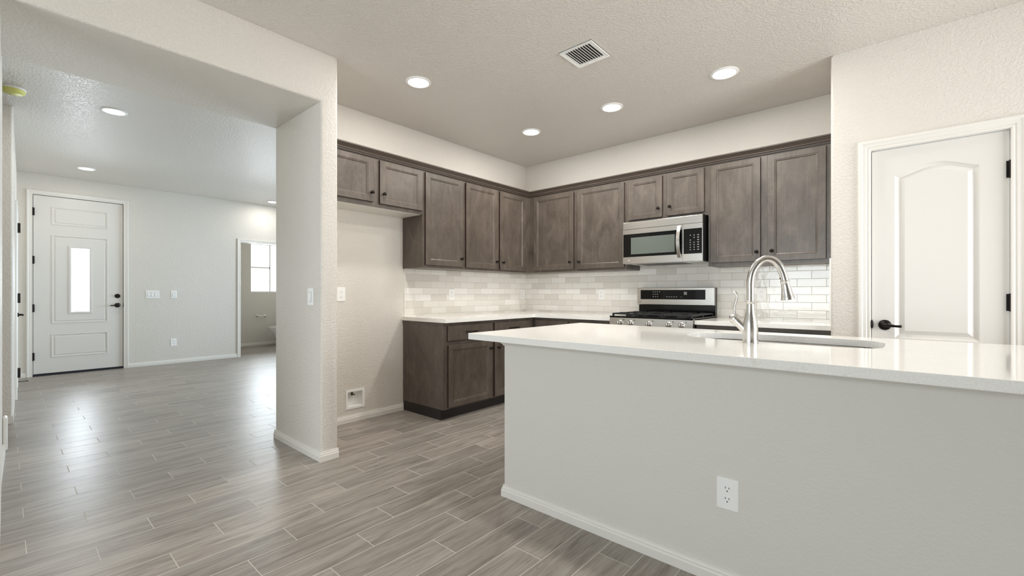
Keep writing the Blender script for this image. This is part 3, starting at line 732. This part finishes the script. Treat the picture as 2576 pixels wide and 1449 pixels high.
b = B(); box(b, RX0+.003, RX1-.003, -.674, -.642, .045, .228, .004); obj('storage_drawer', b, 'steel', t)
b = B(); box(b, RX0-.006, RX1+.006, -.684, -.0400, .9205, .9300, .003); ck = obj('cooktop', b, 'black', t)
burn = [(RX0+.15, -.50), (RX0+.15, -.22), ((RX0+RX1)/2, -.36), (RX1-.15, -.50), (RX1-.15, -.22)]
for i, (x, y) in enumerate(burn):
    b = B(); lathe(b, (x, y, .9302), (0, 0, 1), [(.052, 0), (.050, .006), (.036, .007), (.036, .012), (.034, .015), (0, .016)], 28); obj('burner', b, 'iron', ck, smooth=.5)
for k in range(3):
    x0 = RX0+.012+k*.2495; x1 = x0+.2440; b = B(); z0, z1 = .9440, .9560; w_ = .0055
    for y in (-.655, -.075): box(b, x0, x1, y-w_, y+w_, z0, z1, .002)
    for x in (x0+w_, x1-w_): box(b, x-w_, x+w_, -.655, -.075, z0, z1, .002)
    box(b, x0, x1, -.365-w_, -.365+w_, z0, z1, .002)
    for y in (-.51, -.22):
        box(b, x0+.01, x0+.085, y-.004, y+.004, z0+.002, z1+.003, .001); box(b, x1-.085, x1-.01, y-.004, y+.004, z0+.002, z1+.003, .001)
        box(b, (x0+x1)/2-.004, (x0+x1)/2+.004, y-.13, y-.045, z0+.002, z1+.003, .001); box(b, (x0+x1)/2-.004, (x0+x1)/2+.004, y+.045, y+.13, z0+.002, z1+.003, .001)
    for x in (x0+w_, x1-w_):
        for y in (-.649, -.365, -.081): box(b, x-.007, x+.007, y-.007, y+.007, .9301, z0+.002)
    if k == 2:
        for j in range(6): box(b, x1-.034, x1-.002, -.60+j*.085, -.588+j*.085, z0+.004, z1+.004, .001)
    obj('grate', b, 'iron', ck)
# backguard
b = B(); box(b, RX0+.004, RX1-.002, -.066, -.0110, .9300, 1.196, .002); bgd = obj('backguard', b, 'black', t)
b = B(); box(b, RX0-.004, RX1+.002, -.094, -.0665, 1.0270, 1.1960, .003); sp_ = obj('backguard_panel', b, 'steel', t)
b = B(); box(b, 1.632, 2.282, -.0965, -.0942, 1.0815, 1.1760, .001); dg_ = obj('display', b, 'glassb', sp_)
MK = [(1.765+c_*.022, 1.776+c_*.022, 1.153-r_*.024, 1.160-r_*.024) for r_ in range(3) for c_ in range(4 if r_ == 0 else 3)]
MK += [(1.905+c_*.024, 1.917+c_*.024, 1.103, 1.110) for c_ in range(5)]+[(2.080, 2.110, 1.128, 1.140), (2.080, 2.110, 1.144, 1.156), (2.045, 2.065, 1.104, 1.107)]
for q in MK: b = B(); box(b, q[0], q[1], -.0971, -.0966, q[2], q[3]); obj('display_mark', b, 'key', sp_)
RF = Matrix.Rotation(PI/2, 4, 'X')
text_mesh('LG', .020, 'slot', Vector((1.622, -.0945, 1.050)), RF, sp_)

# ================================================================== MICROWAVE
MX0, MX1, MY = 1.5955, 2.3620, -.420
t = thing('microwave', ((MX0+MX1)/2, -.21, 1.432), 'stainless steel over-the-range microwave with black glass door and curved handle', 'microwave')
b = B(); box(b, MX0+.002, MX1+.001, -.3975, -.0110, 1.4330, 1.8460, .002); obj('case', b, 'blackm', t)
b = B(); box(b, MX0, MX1, MY, -.398, 1.7705, 1.8420, .003); obj('vent_band', b, 'steel', t)
b = B(); plate(b, fy(MY), [rect(MX0, 2.1865, 1.4335, 1.7690), rect(1.600, 2.1800, 1.4985, 1.7235)], 0, .0215); md_ = obj('door', b, 'steel', t)
b = B(); box(b, 1.6005, 2.1795, MY+.001, MY+.020, 1.4990, 1.7230); dg2 = obj('door_glass', b, 'glassb', md_)
b = B(); box(b, 1.681, 2.113, MY+.0004, MY+.0009, 1.5245, 1.6875); obj('window_screen', b, 'mwin', md_)
b = B(); P = [Vector((2.158, MY-.006-.040*math.sin(PI*k/14), 1.757-.289*k/14)) for k in range(15)]
rings = []
for i, p in enumerate(P): rings.append([p+Vector((-.017, .0, 0)), p+Vector((-.015, -.006, 0)), p+Vector((.015, -.006, 0)), p+Vector((.017, .0, 0)), p+Vector((.012, .005, 0)), p+Vector((-.012, .005, 0))])
loft(b, rings, True, (True, True)); box(b, 2.148, 2.168, MY-.010, MY, 1.728, 1.750); box(b, 2.148, 2.168, MY-.010, MY, 1.474, 1.496)
obj('handle', b, 'steel', md_, smooth=.6)
b = B(); plate(b, fy(MY), [rect(2.1885, MX1, 1.4335, 1.7690), rect(2.1950, 2.3560, 1.4985, 1.7235)], 0, .0215); mc = obj('control_surround', b, 'steel', t)
b = B(); box(b, 2.1955, 2.3555, MY+.001, MY+.020, 1.4990, 1.7230); kp = obj('keypad', b, 'glassb', t)
for r_ in range(7):
    for c_ in range(3):
        x = 2.250+c_*.033; z = 1.660-r_*.0215
        if (r_, c_) in ((1, 0), (2, 1)): continue
        b = B(); box(b, x, x+(.009 if c_ < 2 else .014), MY+.0002, MY+.0008, z, z+.0075); obj('key', b, 'key', kp)
text_mesh('LG', .016, 'plastic', Vector((1.660, MY-.0005, 1.466)), RF, md_)
b = B(); box(b, MX0+.01, MX1-.006, -.392, -.03, 1.4285, 1.4328); mb = obj('bottom_panel', b, 'steel', t)
b = B(); box(b, 1.72, 2.16, -.36, -.10, 1.4268, 1.4284); obj('grease_filter', b, 'blackm', mb)
for x in (2.20, 1.665): b = B(); box(b, x, x+.015, -.36, -.10, 1.4268, 1.4284); obj('lamp_cover', b, 'plastic', mb)

# ================================================================== OUTLETS AND SWITCHES
def rrect(u0, u1, v0, v1, r, n=5):
    P = []
    for cx, cy, a0 in ((u1-r, v1-r, 0), (u0+r, v1-r, PI/2), (u0+r, v0+r, PI), (u1-r, v0+r, 3*PI/2)):
        for k in range(n+1): a = a0+PI/2*k/n; P.append((cx+r*math.cos(a), cy+r*math.sin(a)))
    return P
def faceplate(mp, u, v, w_, h_):
    b = B(); A = [(rrect(u-w_/2+k, u+w_/2-k, v-h_/2+k, v+h_/2-k, .004), d) for k, d in ((0, 0), (0, -.003), (.003, -.006))]
    rings = [[mp(p, q, d) for p, q in l] for l, d in A]; loft(b, rings, True); tess(b, [b.verts[:][-len(rings[0]):]] if False else [])
    b.verts.ensure_lookup_table(); last = [b.verts[i] for i in range(len(b.verts)-len(rings[0]), len(b.verts))]; tess(b, [last]); return b
OG = 'white duplex outlets'; SG = 'white rocker switches'
def outlet(mp, u, v, label, w_=.078, h_=.122, kind='duplex'):
    o = mp(u, v, 0); t = thing('wall_outlet', tuple(o), label, 'outlet', OG)
    obj('faceplate', faceplate(mp, u, v, w_, h_), 'plastic', t)
    for s in ((1, -1) if kind == 'duplex' else (0,)):
        b = B()
        if kind == 'duplex':
            cv = v+s*.0205; P = sup(u, cv, .0175, .0150, 2.8, 32)
        else: P = rrect(u-.017, u+.017, v-.034, v+.034, .003); cv = v
        loft(b, [[mp(p, q, d) for p, q in P] for d in (-.0055, -.0075)], True); b.verts.ensure_lookup_table(); tess(b, [[b.verts[i] for i in range(len(P), 2*len(P))]])
        r = obj('receptacle', b, 'plastic', t)
        b = B()
        for c_ in ((cv,) if kind == 'duplex' else (v+.017, v-.017)):
            for du in (-.0065, .0065): plate(b, mp, [rect(u+du-.0011, u+du+.0011, c_+.0015, c_+.0085)], -.0079, -.0074)
            plate(b, mp, [[(u+.0025*math.cos(k*PI/6), c_-.0075+.0025*math.sin(k*PI/6)) for k in range(12)]], -.0079, -.0074)
        obj('slots', b, 'slot', r)
    return t
def switch(mp, u, v, label, gang=1, w_=None, h_=.122):
    w_ = w_ or .078+.047*(gang-1); t = thing('light_switch', tuple(mp(u, v, 0)), label, 'switch', SG)
    obj('faceplate', faceplate(mp, u, v, w_, h_), 'plastic', t)
    for g_ in range(gang):
        c = u+(g_-(gang-1)/2)*.047; b = B()
        vs = [b.verts.new(mp(p, q, d)) for p, q, d in ((c-.0165, v-.033, -.006), (c+.0165, v-.033, -.006), (c+.0165, v+.033, -.006), (c-.0165, v+.033, -.006),
              (c-.0155, v-.032, -.0115), (c+.0155, v-.032, -.0115), (c+.0155, v+.032, -.0072), (c-.0155, v+.032, -.0072))]
        for f in ((4, 5, 6, 7), (0, 1, 5, 4), (1, 2, 6, 5), (2, 3, 7, 6), (3, 0, 4, 7)): b.faces.new([vs[i] for i in f])
        obj('rocker', b, 'plastic', t)
        b = B(); plate(b, mp, [rect(c-.0185, c+.0185, v-.035, v+.035), rect(c-.0168, c+.0168, v-.0333, v+.0333)], -.0065, -.0058); obj('rocker_frame', b, 'key', t)
    return t
outlet(fy(IY0), 3.1605, .360, 'white duplex outlet low on the front of the kitchen island')
outlet(fx(0), -2.5435, 1.133, 'white duplex outlet at hip height in the empty refrigerator space')
outlet(fx(.0095), -1.285, 1.128, 'white outlet on the left tile backsplash, above the drawer cabinet')
outlet(fy(-.0095), 1.119, 1.128, 'white outlet on the back tile backsplash, just left of the range')
outlet(fy(-.0095), 2.739, 1.133, 'white outlet on the tile backsplash behind the faucet', .082, .120)
outlet(fx(XD), -2.664, .342, 'white outlet low on the foyer wall right of the front door')
switch(fx(.0095), -.075, 1.128, 'white single switch on the left tile backsplash beside the corner', 1)
switch(fy(YJ), .556, 1.118, 'white tall switch on the side of the pier at the wide opening', 1, .086)
switch(fx(XD), -2.934, 1.124, 'wide white three-rocker switch plate nearest the front door', 3, .168)
switch(fx(XD), -2.661, 1.124, 'white single switch plate right of the three-rocker plate in the foyer', 1)

# refrigerator water box
t = thing('water_supply_box', (0, -2.409, .115), 'white recessed water supply box low on the refrigerator space wall', 'box')
b = B(); plate(b, fx(0), [rect(-2.498, -2.320, .115, .285), WB], -.005, -.0003); obj('flange', b, 'plastic', t)
b = B(); u0, u1, v0, v1 = -2.4795, -2.3385, .1335, .2655; mp = fx(0)
for l in (rect(u0, u1, v0, v0+.002), rect(u0, u1, v1-.002, v1), rect(u0, u0+.002, v0, v1), rect(u1-.002, u1, v0, v1)): plate(b, mp, [l], 0, .070)
plate(b, mp, [rect(u0, u1, v0, v1)], .070, .073); obj('recess', b, 'plastic', t)
b = B(); lathe(b, (-.040, -2.418, .263), (0, 0, -1), [(.008, 0), (.008, .018), (.011, .018), (.011, .030), (.006, .030), (.006, .040)], 14); tube(b, [(-.040, -2.418, .236), (-.018, -2.414, .236)], .006, 10); tube(b, [(-.018, -2.426, .242), (-.018, -2.402, .232)], .0045, 8)
obj('valve', b, 'brass', t, smooth=.5)

# ================================================================== CEILING FIXTURES
LG_ = 'round recessed ceiling lights'
def downlight(x, y, label, watts, r=.098):
    t = thing('recessed_light', (x, y, H), label, 'light', LG_)
    b = B(); lathe(b, (x, y, H), (0, 0, -1), [(r, .0), (r, .003), (r-.006, .007), (r-.018, .008), (r-.022, .004)], 40); obj('trim_ring', b, 'plastic', t, smooth=.7)
    b = B(); lathe(b, (x, y, H-.0005), (0, 0, -1), [(r-.020, 0), (r-.020, .004), (r-.030, .0055), (0, .006)], 40); obj('lens', b, 'lens', t, smooth=.7)
    d = bpy.data.lights.new('lamp', 'AREA'); d.shape = 'DISK'; d.size = (r-.02)*2; d.energy = watts; d.color = (1, .965, .91)
    o = bpy.data.objects.new('lamp', d); COL.objects.link(o); o.parent = t; o.location = (0, 0, -.012)
KW = 11.0
downlight(.851, -2.355, 'recessed ceiling light nearest the wide opening, above the refrigerator space', KW)
downlight(.847, -.948, 'recessed ceiling light closest to the corner of the kitchen', KW)
downlight(1.757, -.947, 'recessed ceiling light in front of the microwave, middle of the back row', KW)
downlight(2.685, -.942, 'recessed ceiling light above the countertop nearest the pantry wall', KW)
downlight(2.51, -2.355, 'recessed ceiling light over the kitchen island', KW*1.4)
downlight(-1.665, -3.822, 'recessed foyer ceiling light nearest the wide opening', 5.0, .095)
downlight(-4.392, -3.768, 'recessed foyer ceiling light in front of the front door', 5.0, .095)
downlight(-4.815, -1.306, 'recessed foyer ceiling light before the bathroom doorway, half hidden by the pier', 5.0, .095)
# supply vent
t = thing('ceiling_vent', (2.040, -1.855, H), 'square white louvered air vent in the kitchen ceiling', 'vent')
vx0, vx1, vy0, vy1 = 1.887, 2.196, -2.008, -1.700
b = B(); sweep(b, [(vx0+.03, vy0+.03, H), (vx0+.03, vy1-.03, H), (vx1-.03, vy1-.03, H), (vx1-.03, vy0+.03, H)], (0, 0, -1), [(-.03, 0), (-.03, .003), (-.004, .010), (0, .010), (0, 0)], closed=True); fr_ = obj('frame', b, 'plastic', t)
co_ = [v.co for v in fr_.data.vertices]
b = B(); box(b, vx0+.028, vx1-.028, vy0+.028, vy1-.028, H-.0018, H-.0004); obj('duct', b, 'slot', t)
nsl = 13
for k in range(nsl):
    x = vx0+.037+(vx1-vx0-.074)*k/(nsl-1); b = B()
    vs = [b.verts.new(p) for y in (vy0+.030, vy1-.030) for p in ((x+.0075, y, H-.0100), (x+.0065, y, H-.0112), (x-.0065, y, H-.0032), (x-.0055, y, H-.0022))]
    for f in ((0, 1, 2, 3), (7, 6, 5, 4), (0, 4, 5, 1), (1, 5, 6, 2), (2, 6, 7, 3), (3, 7, 4, 0)): b.faces.new([vs[i] for i in f])
    obj('louver', b, 'plastic', t)
# smoke detector with yellow dust cover
t = thing('smoke_detector', (-1.68, -4.428, H), 'round smoke detector under a yellow plastic dust cover on the foyer ceiling', 'smoke detector')
b = B(); lathe(b, (-1.68, -4.428, H), (0, 0, -1), [(.072, 0), (.072, .012), (.066, .014)], 32); obj('base_plate', b, 'plastic', t, smooth=.5)
b = B(); lathe(b, (-1.68, -4.428, H-.012), (0, 0, -1), [(.069, 0), (.070, .004), (.066, .022), (.055, .030), (0, .033)], 32); obj('dust_cover', b, 'yellow', t, smooth=.6)
# door stop
t = thing('door_stop', (-4.55, yw(-4.55)+.014, .045), 'thin black rod door stop near the floor at far left of the foyer', 'door stop')
b = B(); tube(b, [(-4.55, yw(-4.55)+.0145, .045), (-4.55, yw(-4.55)+.090, .045)], .004, 10); obj('rod', b, 'bronze', t)
b = B(); lathe(b, (-4.55, yw(-4.55)+.090, .045), (0, 1, 0), [(.007, 0), (.0075, .010), (.005, .013)], 14); obj('tip', b, 'slot', t)

# ================================================================== BATHROOM
TX = -6.40
t = thing('toilet', (TX, -.45, 0), 'white toilet half hidden inside the bathroom doorway', 'toilet')
def tl(cy, a, c, z, k=40):  # egg outline, long axis along y, front at -y
    return [(TX+a*math.cos(2*PI*i/k), cy+(c*1.12 if math.sin(2*PI*i/k) < 0 else c*.88)*math.sin(2*PI*i/k), z) for i in range(k)]
b = B(); loft(b, [tl(-.42, .12, .20, .0005), tl(-.42, .115, .20, .06), tl(-.43, .10, .18, .16), tl(-.46, .135, .22, .27), tl(-.50, .180, .255, .36), tl(-.50, .185, .260, .395), tl(-.50, .17, .245, .398)], True, (True, True)); obj('bowl', b, 'ceramic', t, smooth=1.0)
b = B(); loft(b, [tl(-.50, .186, .262, .3985), tl(-.50, .190, .266, .408), tl(-.50, .186, .262, .418)], True, (True, True)); obj('seat', b, 'ceramic', t, smooth=.6)
b = B(); loft(b, [tl(-.50, .184, .260, .4190), tl(-.50, .186, .262, .430), tl(-.50, .16, .235, .437)], True, (True, True)); obj('lid', b, 'ceramic', t, smooth=.6)
b = B(); box(b, TX-.20, TX+.20, -.255, -.065, .38, .72, .012); box(b, TX-.21, TX+.21, -.262, -.058, .722, .752, .006); obj('tank', b, 'ceramic', t)
t = thing('paper_holder', (XB, -.757, .645), 'nickel toilet paper holder on the bathroom back wall below the window', 'paper holder')
b = B()
for y in (-.838, -.676): lathe(b, (XB+.0005, y, .645), (1, 0, 0), [(.026, 0), (.026, .004), (.012, .010), (.010, .055), (.013, .060), (.013, .075)], 18)
obj('bracket', b, 'nickel', t, smooth=.6)
b = B(); tube(b, [(XB+.066, -.838, .645), (XB+.066, -.676, .645)], .010, 14); obj('roller', b, 'plastic', t, smooth=.6)
